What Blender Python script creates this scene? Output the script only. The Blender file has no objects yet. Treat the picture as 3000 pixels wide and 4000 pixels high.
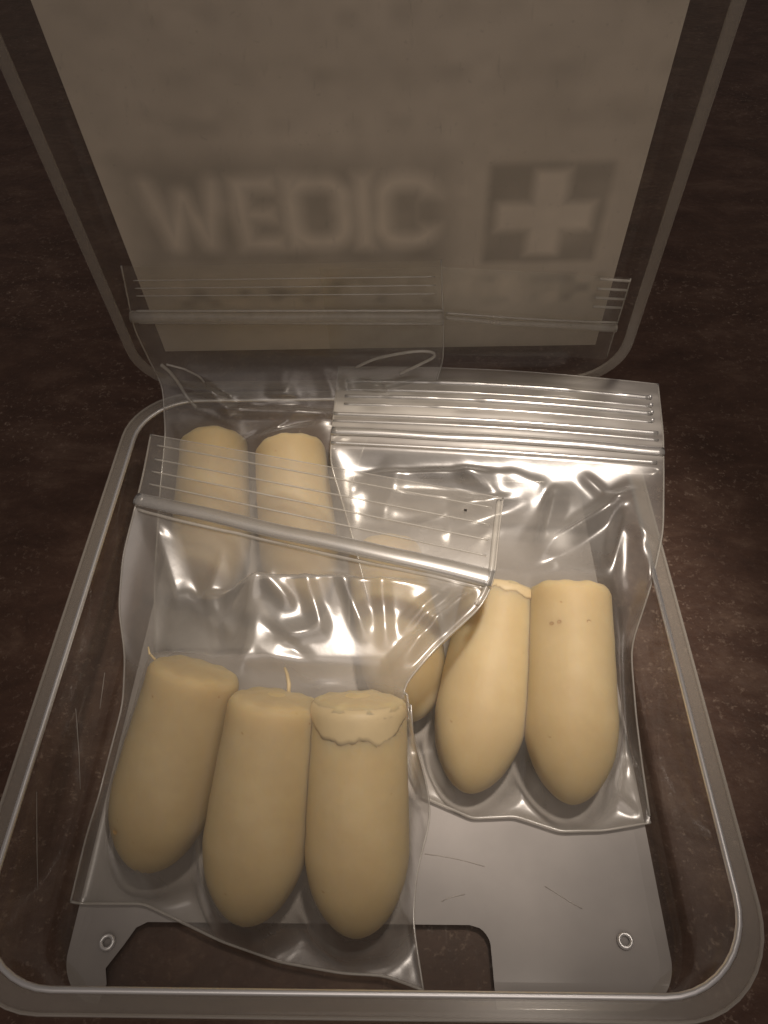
import bpy, bmesh, math, random
import numpy as np
from mathutils import Vector, Matrix

# ------------------------------------------------------------------ camera, world, light
S = 0.001                                   # everything below is in millimetres
sc = bpy.context.scene
col = sc.collection
sc.render.engine = 'CYCLES'
sc.view_settings.view_transform = 'Standard'
sc.view_settings.look = 'None'
sc.view_settings.exposure = 0.0
sc.view_settings.gamma = 1.0
sc.cycles.use_denoising = True
sc.cycles.max_bounces = 16
sc.cycles.transparent_max_bounces = 40
sc.cycles.glossy_bounces = 5
sc.cycles.diffuse_bounces = 4
sc.cycles.sample_clamp_indirect = 3.0
sc.cycles.caustics_reflective = False
sc.cycles.caustics_refractive = False

cam_d = bpy.data.cameras.new('camera')
cam = bpy.data.objects.new('camera', cam_d)
col.objects.link(cam)
CAM = Vector((6.414, -112.518, 118.053))
RX = Vector((0.99939136, 0.01573051, -0.03113602))
UY = Vector((0.00828076, 0.7600666, 0.64979242))
FW = Vector((-0.03388702, 0.64965477, -0.75947373))
m = Matrix((RX, UY, -FW)).transposed().to_4x4()
m.translation = CAM * S
cam.matrix_world = m
cam_d.sensor_fit = 'VERTICAL'
cam_d.sensor_height = 24.0
cam_d.lens = 24.0 * 3086.97 / 4000.0
cam_d.clip_start = 0.002
cam_d.clip_end = 50.0
sc.camera = cam

world = bpy.data.worlds.new('World')
sc.world = world
world.use_nodes = True
bg = world.node_tree.nodes['Background']
bg.inputs['Color'].default_value = (1.0, 0.86, 0.79, 1)
bg.inputs['Strength'].default_value = 0.105

def lamp(name, pos, aim, watts, size_mm, blend, radius_mm, colour):
    d = bpy.data.lights.new(name, 'SPOT')
    o = bpy.data.objects.new(name, d)
    col.objects.link(o)
    p = Vector(pos) * S
    o.location = p
    o.rotation_euler = (Vector(aim) * S - p).to_track_quat('-Z', 'Y').to_euler()
    d.energy = watts
    d.spot_size = 2 * math.atan(size_mm / (p - Vector(aim) * S).length * S)
    d.spot_blend = blend
    d.shadow_soft_size = radius_mm * S
    d.color = colour
    return o
lamp('lamp', (75, -25, 480), (9, -33, 12), 10.8, 62, 1.0, 22, (1.0, 0.87, 0.75))
ad = bpy.data.lights.new('front_fill', 'AREA'); ad.shape = 'DISK'; ad.size = 0.32; ad.energy = 0.36; ad.color = (1.0, 0.87, 0.78)  # unseen fill light, added in front to brighten lid and film
ao = bpy.data.objects.new('front_fill', ad); col.objects.link(ao)
ao.location = Vector((40, -360, 430)) * S
ao.rotation_euler = (Vector((0, -40, 0)) - Vector((40, -360, 430))).to_track_quat('-Z', 'Y').to_euler()

# ------------------------------------------------------------------ helpers
def link(name, verts, faces, mat, parent=None, smooth=True, loc=None):
    me = bpy.data.meshes.new(name)
    me.from_pydata([tuple(c * S for c in v) for v in verts], [], [tuple(f) for f in faces])
    me.update()
    if smooth:
        me.polygons.foreach_set('use_smooth', [True] * len(me.polygons))
    o = bpy.data.objects.new(name, me)
    col.objects.link(o)
    if mat: me.materials.append(mat)
    if parent: o.parent = parent
    if loc: o.location = Vector(loc) * S
    return o

def thing(name, label, cat, group=None, loc=(0, 0, 0)):
    o = bpy.data.objects.new(name, None)
    o.empty_display_size = 0.005
    col.objects.link(o)
    o.location = Vector(loc) * S
    o['label'] = label
    o['category'] = cat
    if group: o['group'] = group
    return o

def recalc(o):
    bm = bmesh.new(); bm.from_mesh(o.data)
    bmesh.ops.recalc_face_normals(bm, faces=bm.faces)
    bm.to_mesh(o.data); bm.free()

def tube(pts, r, sides=8, flat=1.0):
    """round bar along a polyline; r is a number or a list"""
    P = [Vector(p) for p in pts]
    n = len(P)
    R = r if hasattr(r, '__len__') else [r] * n
    V, F = [], []
    t0 = (P[1] - P[0]).normalized()
    a = Vector((0, 0, 1)) if abs(t0.z) < 0.9 else Vector((0, 1, 0))
    for i in range(n):
        t = (P[min(i + 1, n - 1)] - P[max(i - 1, 0)]).normalized()
        u = t.cross(a).normalized(); w = u.cross(t).normalized()
        for k in range(sides):
            q = 2 * math.pi * k / sides
            V.append(P[i] + R[i] * (math.cos(q) * u + flat * math.sin(q) * w))
    for i in range(n - 1):
        for k in range(sides):
            k2 = (k + 1) % sides
            F.append((i * sides + k, i * sides + k2, (i + 1) * sides + k2, (i + 1) * sides + k))
    F.append(tuple(range(sides))[::-1])
    F.append(tuple((n - 1) * sides + k for k in range(sides)))
    return V, F

def ring_pts(hw, y0, y1, r, seg=10):
    """rounded rectangle outline, counter-clockwise; x in -hw..hw, y in y0..y1"""
    out = []
    r = max(r, 0.05)
    for cx, cy, a0 in ((hw - r, y1 - r, 0), (-hw + r, y1 - r, 90), (-hw + r, y0 + r, 180), (hw - r, y0 + r, 270)):
        for k in range(seg + 1):
            a = math.radians(a0 + 90 * k / seg)
            out.append((cx + r * math.cos(a), cy + r * math.sin(a)))
    return out

def loft(rings, close_ends=True):
    n = len(rings[0]); V = []; F = []
    for rg in rings: V += rg
    for i in range(len(rings) - 1):
        for k in range(n):
            k2 = (k + 1) % n
            F.append((i * n + k, i * n + k2, (i + 1) * n + k2, (i + 1) * n + k))
    if close_ends:
        F.append(tuple(range(n))[::-1])
        F.append(tuple((len(rings) - 1) * n + k for k in range(n)))
    return V, F

# ------------------------------------------------------------------ materials
def new_mat(name):
    mt = bpy.data.materials.new(name); mt.use_nodes = True
    nt = mt.node_tree; nt.nodes.clear()
    return mt, nt, nt.nodes.new, nt.links.new

def ramp(N, stops):
    r = N('ShaderNodeValToRGB')
    e = r.color_ramp.elements
    e[0].position, e[0].color = stops[0][0], stops[0][1]
    e[1].position, e[1].color = stops[-1][0], stops[-1][1]
    for p, c in stops[1:-1]:
        x = e.new(p); x.color = c
    return r

def g(v): return (v, v, v, 1)

def clear_plastic(name, haze, gloss_rough, tint=(0.97, 0.965, 0.95), haze_col=(0.75, 0.72, 0.68), gloss_gain=1.0, scratch=0.0, bump=0.0, bump_scale=120.0, f0=0.03, cling=False, milk_glare=False, patchy=0.4):
    """thin clear plastic: see-through, mirror-like by angle, with a little milkiness"""
    mt, nt, N, Lk = new_mat(name)
    out = N('ShaderNodeOutputMaterial')
    tr = N('ShaderNodeBsdfTransparent'); tr.inputs[0].default_value = (*tint, 1)
    df = N('ShaderNodeBsdfDiffuse'); df.inputs[0].default_value = (*haze_col, 1)
    tl = N('ShaderNodeBsdfTranslucent'); tl.inputs[0].default_value = (*haze_col, 1)
    mxd = N('ShaderNodeMixShader'); mxd.inputs[0].default_value = 0.4
    Lk(df.outputs[0], mxd.inputs[1]); Lk(tl.outputs[0], mxd.inputs[2])
    tc = N('ShaderNodeTexCoord')
    nz = N('ShaderNodeTexNoise'); nz.inputs['Scale'].default_value = 90; nz.inputs['Detail'].default_value = 8; nz.inputs['Roughness'].default_value = 0.7
    Lk(tc.outputs['Object'], nz.inputs['Vector'])
    mr = N('ShaderNodeMapRange'); mr.inputs['From Min'].default_value = 0.3; mr.inputs['From Max'].default_value = 0.7
    mr.inputs['To Min'].default_value = haze * (1 - patchy); mr.inputs['To Max'].default_value = haze * (1 + patchy)
    Lk(nz.outputs[0], mr.inputs['Value'])
    hz = mr.outputs[0]
    if scratch > 0:
        mp = N('ShaderNodeMapping'); mp.inputs['Scale'].default_value = (1400, 60, 300); mp.inputs['Rotation'].default_value = (0.1, 0.2, 0.35)
        Lk(tc.outputs['Object'], mp.inputs['Vector'])
        n2 = N('ShaderNodeTexNoise'); n2.inputs['Scale'].default_value = 1.0; n2.inputs['Detail'].default_value = 3
        Lk(mp.outputs[0], n2.inputs['Vector'])
        rp = ramp(N, [(0.66, g(0)), (0.74, g(scratch))])
        Lk(n2.outputs[0], rp.inputs[0])
        n3 = N('ShaderNodeTexNoise'); n3.inputs['Scale'].default_value = 1500; n3.inputs['Detail'].default_value = 1
        Lk(tc.outputs['Object'], n3.inputs['Vector'])
        rp3 = ramp(N, [(0.72, g(0)), (0.78, g(scratch * 1.5))])
        Lk(n3.outputs[0], rp3.inputs[0])
        ad = N('ShaderNodeMath'); ad.operation = 'ADD'; Lk(hz, ad.inputs[0]); Lk(rp.outputs[0], ad.inputs[1])
        ad2 = N('ShaderNodeMath'); ad2.operation = 'ADD'; Lk(ad.outputs[0], ad2.inputs[0]); Lk(rp3.outputs[0], ad2.inputs[1])
        hz = ad2.outputs[0]
    if milk_glare:                                 # milkier polythene at the ribbed mouth, and broad glare painted in as haze
        am = N('ShaderNodeAttribute'); am.attribute_name = 'milk_glare'
        a3 = N('ShaderNodeMath'); a3.operation = 'ADD'; a3.use_clamp = True; Lk(hz, a3.inputs[0]); Lk(am.outputs['Fac'], a3.inputs[1]); hz = a3.outputs[0]
    mx1 = N('ShaderNodeMixShader')
    Lk(hz, mx1.inputs[0]); Lk(tr.outputs[0], mx1.inputs[1]); Lk(mxd.outputs[0], mx1.inputs[2])
    gl = N('ShaderNodeBsdfGlossy'); gl.inputs['Roughness'].default_value = gloss_rough; gl.inputs[0].default_value = (1, 1, 1, 1)
    lw = N('ShaderNodeLayerWeight'); lw.inputs['Blend'].default_value = 0.5
    pw = N('ShaderNodeMath'); pw.operation = 'POWER'; pw.inputs[1].default_value = 4.0
    Lk(lw.outputs['Facing'], pw.inputs[0])
    ml = N('ShaderNodeMath'); ml.operation = 'MULTIPLY_ADD'; ml.inputs[1].default_value = 0.8 * gloss_gain; ml.inputs[2].default_value = f0 * gloss_gain
    ml.use_clamp = True
    Lk(pw.outputs[0], ml.inputs[0])
    if cling:                                # where the film clings to the wax its sheen is broken up
        at = N('ShaderNodeAttribute'); at.attribute_name = 'cling'
        k1 = N('ShaderNodeMath'); k1.operation = 'MULTIPLY_ADD'; k1.inputs[1].default_value = -0.92; k1.inputs[2].default_value = 1.0
        Lk(at.outputs['Fac'], k1.inputs[0])
        k2 = N('ShaderNodeMath'); k2.operation = 'MULTIPLY'; Lk(ml.outputs[0], k2.inputs[0]); Lk(k1.outputs[0], k2.inputs[1])
        k3 = N('ShaderNodeMath'); k3.operation = 'MULTIPLY_ADD'; k3.inputs[1].default_value = 0.35; k3.inputs[2].default_value = gloss_rough
        Lk(at.outputs['Fac'], k3.inputs[0]); Lk(k3.outputs[0], gl.inputs['Roughness'])
        fac = k2.outputs[0]
    else: fac = ml.outputs[0]
    if bump > 0:
        nb = N('ShaderNodeTexNoise'); nb.inputs['Scale'].default_value = bump_scale; nb.inputs['Detail'].default_value = 5
        Lk(tc.outputs['Object'], nb.inputs['Vector'])
        bp = N('ShaderNodeBump'); bp.inputs['Strength'].default_value = bump; bp.inputs['Distance'].default_value = 0.001
        Lk(nb.outputs[0], bp.inputs['Height'])
        Lk(bp.outputs[0], gl.inputs['Normal']); Lk(bp.outputs[0], lw.inputs['Normal'])
    mx2 = N('ShaderNodeMixShader')
    Lk(fac, mx2.inputs[0]); Lk(mx1.outputs[0], mx2.inputs[1]); Lk(gl.outputs[0], mx2.inputs[2])
    Lk(mx2.outputs[0], out.inputs[0])
    return mt

M_FILM = clear_plastic('bag_film', 0.095, 0.29, haze_col=(0.8, 0.77, 0.72), gloss_gain=2.0, f0=0.055, bump=0.05, bump_scale=200, cling=True, milk_glare=True)
M_BACK = clear_plastic('bag_back_film', 0.05, 0.22, haze_col=(0.8, 0.77, 0.72), gloss_gain=1.2, f0=0.03)
M_SEAM = clear_plastic('bag_seam', 0.42, 0.22, haze_col=(0.85, 0.82, 0.76), gloss_gain=1.6, f0=0.05)
M_ZIP = clear_plastic('bag_zip', 0.34, 0.27, haze_col=(0.85, 0.82, 0.76), gloss_gain=2.4, f0=0.20)
M_ZIPB = clear_plastic('bag_zip_matt', 0.30, 0.42, haze_col=(0.85, 0.82, 0.76), gloss_gain=1.0, f0=0.04)
M_BOX = clear_plastic('box_plastic', 0.03, 0.09, scratch=0.07, f0=0.05, haze_col=(0.7, 0.66, 0.6), gloss_gain=0.45)
M_LID = clear_plastic('lid_plastic', 0.03, 0.16, scratch=0.05, f0=0.03, haze_col=(0.7, 0.66, 0.6), gloss_gain=0.2)
M_RIM = clear_plastic('box_rim_plastic', 0.29, 0.25, patchy=0.06, haze_col=(0.72, 0.67, 0.6), gloss_gain=1.0)
M_EDGE = clear_plastic('box_edge_plastic', 0.95, patchy=0.05, gloss_rough=0.4, haze_col=(0.9, 0.87, 0.82), gloss_gain=2.0, f0=0.42)

M_RIM2 = clear_plastic('box_rim_edge', 0.62, 0.25, patchy=0.15, haze_col=(0.8, 0.76, 0.7))

def wax_material():
    mt, nt, N, Lk = new_mat('cocoa_wax')
    out = N('ShaderNodeOutputMaterial'); p = N('ShaderNodeBsdfPrincipled')
    tc = N('ShaderNodeTexCoord')
    nz = N('ShaderNodeTexNoise'); nz.inputs['Scale'].default_value = 120; nz.inputs['Detail'].default_value = 6
    Lk(tc.outputs['Object'], nz.inputs['Vector'])
    rp = ramp(N, [(0.3, (0.62, 0.475, 0.245, 1)), (0.55, (0.67, 0.525, 0.285, 1)), (0.75, (0.72, 0.58, 0.33, 1))])
    Lk(nz.outputs[0], rp.inputs[0])
    n2 = N('ShaderNodeTexNoise'); n2.inputs['Scale'].default_value = 900; n2.inputs['Detail'].default_value = 2
    Lk(tc.outputs['Object'], n2.inputs['Vector'])
    r2 = ramp(N, [(0.20, (0.7, 0.55, 0.36, 1)), (0.27, g(1))])
    Lk(n2.outputs[0], r2.inputs[0])
    mx = N('ShaderNodeMix'); mx.data_type = 'RGBA'; mx.blend_type = 'MULTIPLY'; mx.inputs[0].default_value = 0.8
    Lk(rp.outputs[0], mx.inputs[6]); Lk(r2.outputs[0], mx.inputs[7])
    oi = N('ShaderNodeObjectInfo')
    rv = N('ShaderNodeMapRange'); rv.inputs['To Min'].default_value = 0.84; rv.inputs['To Max'].default_value = 0.97; Lk(oi.outputs['Random'], rv.inputs['Value'])
    hs = N('ShaderNodeHueSaturation'); Lk(mx.outputs[2], hs.inputs['Color']); Lk(rv.outputs[0], hs.inputs['Value'])
    Lk(hs.outputs[0], p.inputs['Base Color'])
    p.inputs['Roughness'].default_value = 0.5
    p.inputs['Subsurface Weight'].default_value = 0.9
    p.inputs['Subsurface Radius'].default_value = (1.0, 0.75, 0.4)
    p.inputs['Subsurface Scale'].default_value = 0.0055
    p.inputs['Specular IOR Level'].default_value = 0.2
    nb = N('ShaderNodeTexNoise'); nb.inputs['Scale'].default_value = 300; nb.inputs['Detail'].default_value = 6
    Lk(tc.outputs['Object'], nb.inputs['Vector'])
    bp = N('ShaderNodeBump'); bp.inputs['Strength'].default_value = 0.18; bp.inputs['Distance'].default_value = 0.0006
    Lk(nb.outputs[0], bp.inputs['Height']); Lk(bp.outputs[0], p.inputs['Normal'])
    Lk(p.outputs[0], out.inputs[0])
    return mt
M_WAX = wax_material()

def simple(name, colr, rough, noise=0.0, nscale=100, coat=0.0):
    mt, nt, N, Lk = new_mat(name)
    out = N('ShaderNodeOutputMaterial'); p = N('ShaderNodeBsdfPrincipled')
    tc = N('ShaderNodeTexCoord')
    nz = N('ShaderNodeTexNoise'); nz.inputs['Scale'].default_value = nscale; nz.inputs['Detail'].default_value = 7
    Lk(tc.outputs['Object'], nz.inputs['Vector'])
    c = Vector(colr)
    rp = ramp(N, [(0.3, (*(c * (1 - noise)), 1)), (0.7, (*(c * (1 + noise)), 1))])
    Lk(nz.outputs[0], rp.inputs[0]); Lk(rp.outputs[0], p.inputs['Base Color'])
    p.inputs['Roughness'].default_value = rough
    p.inputs['Coat Weight'].default_value = coat
    p.inputs['Coat Roughness'].default_value = 0.12
    Lk(p.outputs[0], out.inputs[0])
    return mt
M_FLASH = simple('wax_flash', (0.66, 0.525, 0.295), 0.5, 0.05, 300)
M_SPECK = simple('dark_speck', (0.02, 0.015, 0.012), 0.8)
M_LABEL = simple('label_paper', (0.45, 0.42, 0.40), 0.5, 0.16, 60, 0.25)
_nt = M_LABEL.node_tree; _o = [n for n in _nt.nodes if n.type == 'OUTPUT_MATERIAL'][0]; _p = [n for n in _nt.nodes if n.type == 'BSDF_PRINCIPLED'][0]
_t = _nt.nodes.new('ShaderNodeBsdfTransparent'); _m = _nt.nodes.new('ShaderNodeMixShader'); _m.inputs[0].default_value = 0.2
_nt.links.new(_p.outputs[0], _m.inputs[1]); _nt.links.new(_t.outputs[0], _m.inputs[2]); _nt.links.new(_m.outputs[0], _o.inputs[0])

def table_material():
    mt, nt, N, Lk = new_mat('dark_table')
    out = N('ShaderNodeOutputMaterial'); p = N('ShaderNodeBsdfPrincipled')
    tc = N('ShaderNodeTexCoord')
    mp = N('ShaderNodeMapping'); mp.inputs['Rotation'].default_value = (0, 0, math.radians(48)); mp.inputs['Scale'].default_value = (60, 110, 60)
    Lk(tc.outputs['Object'], mp.inputs['Vector'])
    n1 = N('ShaderNodeTexNoise'); n1.inputs['Scale'].default_value = 1.0; n1.inputs['Detail'].default_value = 12; n1.inputs['Roughness'].default_value = 0.74; n1.inputs['Distortion'].default_value = 0.4
    Lk(mp.outputs[0], n1.inputs['Vector'])
    r1 = ramp(N, [(0.32, (0.050, 0.021, 0.011, 1)), (0.52, (0.090, 0.044, 0.027, 1)), (0.64, (0.135, 0.078, 0.052, 1)), (0.78, (0.28, 0.185, 0.135, 1))])
    Lk(n1.outputs[0], r1.inputs[0])
    n2 = N('ShaderNodeTexNoise'); n2.inputs['Scale'].default_value = 950; n2.inputs['Detail'].default_value = 4; n2.inputs['Roughness'].default_value = 0.7
    Lk(tc.outputs['Object'], n2.inputs['Vector'])
    r2 = ramp(N, [(0.57, g(0)), (0.74, g(0.9))])
    Lk(n2.outputs[0], r2.inputs[0])
    # patches where the finish is scuffed lighter
    n3 = N('ShaderNodeTexNoise'); n3.inputs['Scale'].default_value = 26; n3.inputs['Detail'].default_value = 5
    Lk(tc.outputs['Object'], n3.inputs['Vector'])
    r3 = ramp(N, [(0.40, g(0.15)), (0.66, g(1))])
    Lk(n3.outputs[0], r3.inputs[0])
    mf = N('ShaderNodeMath'); mf.operation = 'MULTIPLY'; Lk(r2.outputs[0], mf.inputs[0]); Lk(r3.outputs[0], mf.inputs[1])
    mx = N('ShaderNodeMix'); mx.data_type = 'RGBA'
    Lk(mf.outputs[0], mx.inputs[0]); Lk(r1.outputs[0], mx.inputs[6]); mx.inputs[7].default_value = (0.40, 0.30, 0.23, 1)
    Lk(mx.outputs[2], p.inputs['Base Color'])
    p.inputs['Roughness'].default_value = 0.62
    nb = N('ShaderNodeTexNoise'); nb.inputs['Scale'].default_value = 500; nb.inputs['Detail'].default_value = 6
    Lk(tc.outputs['Object'], nb.inputs['Vector'])
    bp = N('ShaderNodeBump'); bp.inputs['Strength'].default_value = 0.35; bp.inputs['Distance'].default_value = 0.0008
    Lk(nb.outputs[0], bp.inputs['Height']); Lk(bp.outputs[0], p.inputs['Normal'])
    Lk(p.outputs[0], out.inputs[0])
    return mt

# ------------------------------------------------------------------ the table
TZ = -0.6
tb = link('tabletop', [(-900, -700, TZ), (900, -700, TZ), (900, 1100, TZ), (-900, 1100, TZ),
                       (-900, -700, TZ - 30), (900, -700, TZ - 30), (900, 1100, TZ - 30), (-900, 1100, TZ - 30)],
          [(0, 1, 2, 3), (7, 6, 5, 4), (0, 4, 5, 1), (1, 5, 6, 2), (2, 6, 7, 3), (3, 7, 4, 0)], table_material(), smooth=False)
tb['kind'] = 'structure'

# ------------------------------------------------------------------ the clear hinged box
BOX_L, BOX_H = 99.4, 21.2
box = thing('plastic_box', 'clear plastic hinged box standing open on the dark table, holding the bags', 'box')

def shell(hw, y0, y1, H, wall, rc, draft, fil, floor_t, rim_w):
    """open tray as one closed solid: outer bottom -> outer wall -> rim -> inner wall -> inner floor"""
    rings = []
    def rg(ins, z, r):
        rings.append([(x, y, z) for x, y in ring_pts(hw - ins, y0 + ins, y1 - ins, r)])
    rg(draft + fil, 0, rc - 1)
    for k in range(1, 5):
        a = math.radians(90 * k / 4)
        rg(draft + fil * (1 - math.sin(a)), fil * (1 - math.cos(a)), rc)
    rg(rim_w - wall * 0.3, H - 2.2, rc)
    rg(0.25, H - 2.0, rc); rg(0, H - 1.7, rc); rg(0, H - 0.35, rc)
    rg(0.3, H, rc)
    rg(rim_w - 0.25, H, rc - rim_w * 0.6)
    rg(rim_w, H - 0.3, rc - rim_w * 0.6)
    rg(rim_w + 0.2, H - 2.2, rc - rim_w * 0.6)
    f2 = fil + 0.6
    for k in range(0, 6):
        a = math.radians(90 * (1 - k / 5))
        rg(draft + wall + f2 * (1 - math.sin(a)), floor_t + f2 * (1 - math.cos(a)), max(rc - 2.0 - 0.3 * k, 1))
    return loft(rings)

V, F = shell(45, -BOX_L, 0, BOX_H, 1.1, 11.5, 2.4, 1.8, 1.1, 2.5)
tray = link('tray', V, F, M_BOX, box); recalc(tray)
# rim band of the tray, a proud frosted flange with an inner lip whitened to paint its highlight
def band(hw, y0, y1, z0, z1, ins0, ins1, r0, r1):
    R = []
    for ins, z, r in ((ins0, z0, r0), (ins0, z1, r0), (ins1, z1, r1), (ins1, z0, r1)):
        R.append([(x, y, z) for x, y in ring_pts(hw - ins, y0 + ins, y1 - ins, r)])
    V, F = loft(R, False)
    n = len(R[0])
    F += [(k, 3 * n + k, 3 * n + (k + 1) % n, (k + 1) % n) for k in range(n)]
    return V, F
V, F = band(45, -BOX_L, 0, BOX_H - 0.25, BOX_H + 0.35, 0.15, 2.1, 11.4, 10.2)
rim = link('rim', V, F, M_RIM, tray, smooth=False); recalc(rim)
lipr = ring_pts(45 - 2.45, -BOX_L + 2.45, -2.45, 10)
lip_pts = [(x, y, BOX_H + 0.22) for x, y in lipr]; lip_pts.append(lip_pts[0])
V, F = tube(lip_pts, 0.38, 10)
lip = link('rim_lip_glint', V, F, M_EDGE, tray)

outr = ring_pts(45 - 0.2, -BOX_L + 0.2, -0.2, 11.3)
op = [(x, y, BOX_H + 0.1) for x, y in outr]; op.append(op[0])
V, F = tube(op, 0.2, 8)
link('rim_lip_glint', V, F, M_RIM2, tray)  # pale line painting the highlight along the outer rim edge

# label sheet on the floor of the tray with a rounded thumb notch at the front
def floor_label():
    hx, yb, yf, r = 39.6, -4.0, -95.4, 6.0
    nx0, nx1, ny, nr = -31.0, 16.4, -85.6, 2.6
    def half(y):                              # half width of the sheet at y, corners rounded
        e = max(y - (yb - r), (yf + r) - y, 0.0)
        return hx - r + math.sqrt(max(r * r - e * e, 0.0))
    def lift(x, y):                           # borders follow the fillet of the tray floor
        e = max(0.0, -(y + 92.2), abs(x) - 37.4)
        return 1.24 + 0.07 * e * e
    def nl(y): return float(np.interp(-y, [85.6, 86.3, 88.4, 91.2, 93.0, 95.4], [-29.8, -31.2, -32.4, -34.2, -33.6, -34.0]))
    def nrt(y):
        e = max(0.0, y - (ny - nr)); return nx1 - nr + math.sqrt(max(nr * nr - e * e, 0.0)) + 0.03 * (ny - y)
    V, F = [], []
    def rows(ys, cols):
        rw = []
        for y in ys:
            row = []
            for x in cols(y): V.append((x, y, lift(x, y))); row.append(len(V) - 1)
            rw.append(row)
        for j in range(len(rw) - 1):
            for k in range(len(rw[0]) - 1): F.append((rw[j][k], rw[j + 1][k], rw[j + 1][k + 1], rw[j][k + 1]))
    lin = lambda a, b, n: list(np.linspace(a, b, n + 1))
    ys = [yb - r * (1 - math.cos(math.pi * k / 16)) for k in range(9)] + list(np.linspace(-12, ny, 30))
    rows(ys, lambda y: lin(-half(y), nl(ny), 10) + lin(nl(ny), nrt(ny), 16)[1:] + lin(nrt(ny), half(y), 16)[1:])
    yl = [ny - k * 0.35 for k in range(20)] + list(np.linspace(-92.6, yf, 14))
    rows(yl, lambda y: lin(-half(y), nl(y), 10))
    rows(yl, lambda y: lin(nrt(y), half(y), 16))
    o = link('base_label', V, F, M_LABEL, box, smooth=False)
    bm = bmesh.new(); bm.from_mesh(o.data); bmesh.ops.remove_doubles(bm, verts=bm.verts, dist=1e-6); bm.to_mesh(o.data); bm.free()
    so = o.modifiers.new('paper', 'SOLIDIFY'); so.thickness = 0.00004; so.offset = 1
    return o
floor_label()
rs = random.Random(9)
for k in range(3):
    x, y, q, l = rs.uniform(10, 36), rs.uniform(-92, -74), rs.uniform(-0.5, 0.5), rs.uniform(3, 9)
    if k == 0: x, y, q, l = 8, -76.5, -0.2, 8.5
    V, F = tube([(x + l * t * math.cos(q), y + l * t * math.sin(q) + 0.25 * math.sin(3 * t + k), 1.38) for t in (0, .25, .5, .75, 1)], 0.045, 5)
    link('scratch', V, F, M_RIM2, box)

# moulded ring studs on the floor
def torus(R, r, n=24, s=8):
    V, F = [], []
    for i in range(n):
        a = 2 * math.pi * i / n
        for k in range(s):
            b = 2 * math.pi * k / s
            V.append(((R + r * math.cos(b)) * math.cos(a), (R + r * math.cos(b)) * math.sin(a), r * math.sin(b) * 1.5))
    for i in range(n):
        for k in range(s):
            F.append((i * s + k, ((i + 1) % n) * s + k, ((i + 1) % n) * s + (k + 1) % s, i * s + (k + 1) % s))
    return V, F
V, F = torus(0.82, 0.27)
st = link('ring_stud', V, F, M_EDGE, box, loc=(-34.6, -88.2, 1.6))
st2 = st.copy(); col.objects.link(st2); st2.parent = box; st2.location = Vector((34.1, -87.4, 1.6)) * S

for pts in ([(-42.2, -61, 15), (-41.7, -66, 11), (-41.4, -70, 8)], [(-43.0, -74, 17.5), (-42.6, -80, 13.5), (-42.2, -84, 11)], [(-41.2, -53, 11), (-41.3, -58, 9)]):
    V, F = tube([(x + 0.35, y, z) for x, y, z in pts], 0.05, 5)
    link('scratch', V, F, M_RIM2, tray)

# the lid, leaning a little forward over the tray
AL = 1.72362694
LID = bpy.data.objects.new('lid', None)
DU = Vector((0, math.cos(AL), math.sin(AL))); DN = Vector((0, math.sin(AL), -math.cos(AL)))
H0 = Vector((0.774, 0.0, BOX_H))
def lid_p(x, v, off):                        # x across, v up the lid, off = depth behind the rim plane (absolute x)
    return Vector((x, 0, BOX_H)) + DU * v + DN * off
def lid_shell():
    rings = []
    hw, y0, y1, rc = 44.04, 1.2, 99.5, 10.5
    def rg(ins, d, r):
        rings.append([tuple(lid_p(x + 0.774, y, d)) for x, y in ring_pts(hw - ins, y0 + ins, y1 - ins, r)])
    D = 5.6
    rg(2.6 + 1.4, D, rc - 2)
    rg(2.6 + .5, D - .3, rc); rg(2.6, D - 1.4, rc)
    rg(2.2, 1.9, rc); rg(0.2, 1.8, rc); rg(0, 1.5, rc); rg(0, 0.3, rc); rg(0.3, 0, rc)
    rg(1.9, 0, rc - 1); rg(2.15, .3, rc - 1.1); rg(2.4, 2, rc - 1.2)
    rg(3.6, D - 2.2, rc - 2.2); rg(4.1, D - 1.25, rc - 2.6); rg(5.0, D - 1.0, rc - 3)
    return loft(rings)
V, F = lid_shell()
lid = link('lid', V, F, M_LID, box); recalc(lid)
bpy.data.objects.remove(LID)
lr = [tuple(lid_p(x + 0.774, y, -0.12)) for x, y in ring_pts(44.04 - 1.0, 1.2 + 1.0, 99.5 - 1.0, 9.7)]
# rim of the lid: a flat frosted band
def lid_band():
    R = []
    for ins, d, r in ((0.15, 0.2, 10.3), (0.15, -0.35, 10.3), (1.75, -0.35, 9.2), (1.75, 0.2, 9.2)):
        R.append([tuple(lid_p(x + 0.774, y, d)) for x, y in ring_pts(44.04 - ins, 1.2 + ins, 99.5 - ins, r)])
    V, F = loft(R, False); n = len(R[0])
    F += [(k, 3 * n + k, 3 * n + (k + 1) % n, (k + 1) % n) for k in range(n)]
    return V, F
V, F = lid_band()
lrim = link('lid_rim', V, F, M_RIM, lid, smooth=False); recalc(lrim)
# the living hinge strip between tray and lid
hp = []
for x in (-34.0, 35.0):
    for (y, z) in ((-0.1, BOX_H - 0.6), (0.9, BOX_H - 0.1), (0.75, BOX_H + 0.7), (-0.05, BOX_H + 1.5)):
        hp.append((x, y, z))
F = [(i, i + 1, 4 + i + 1, 4 + i) for i in range(3)]
hin = link('hinge_strip', hp, F, M_RIM, box)
so = hin.modifiers.new('thick', 'SOLIDIFY'); so.thickness = 0.0005

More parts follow.
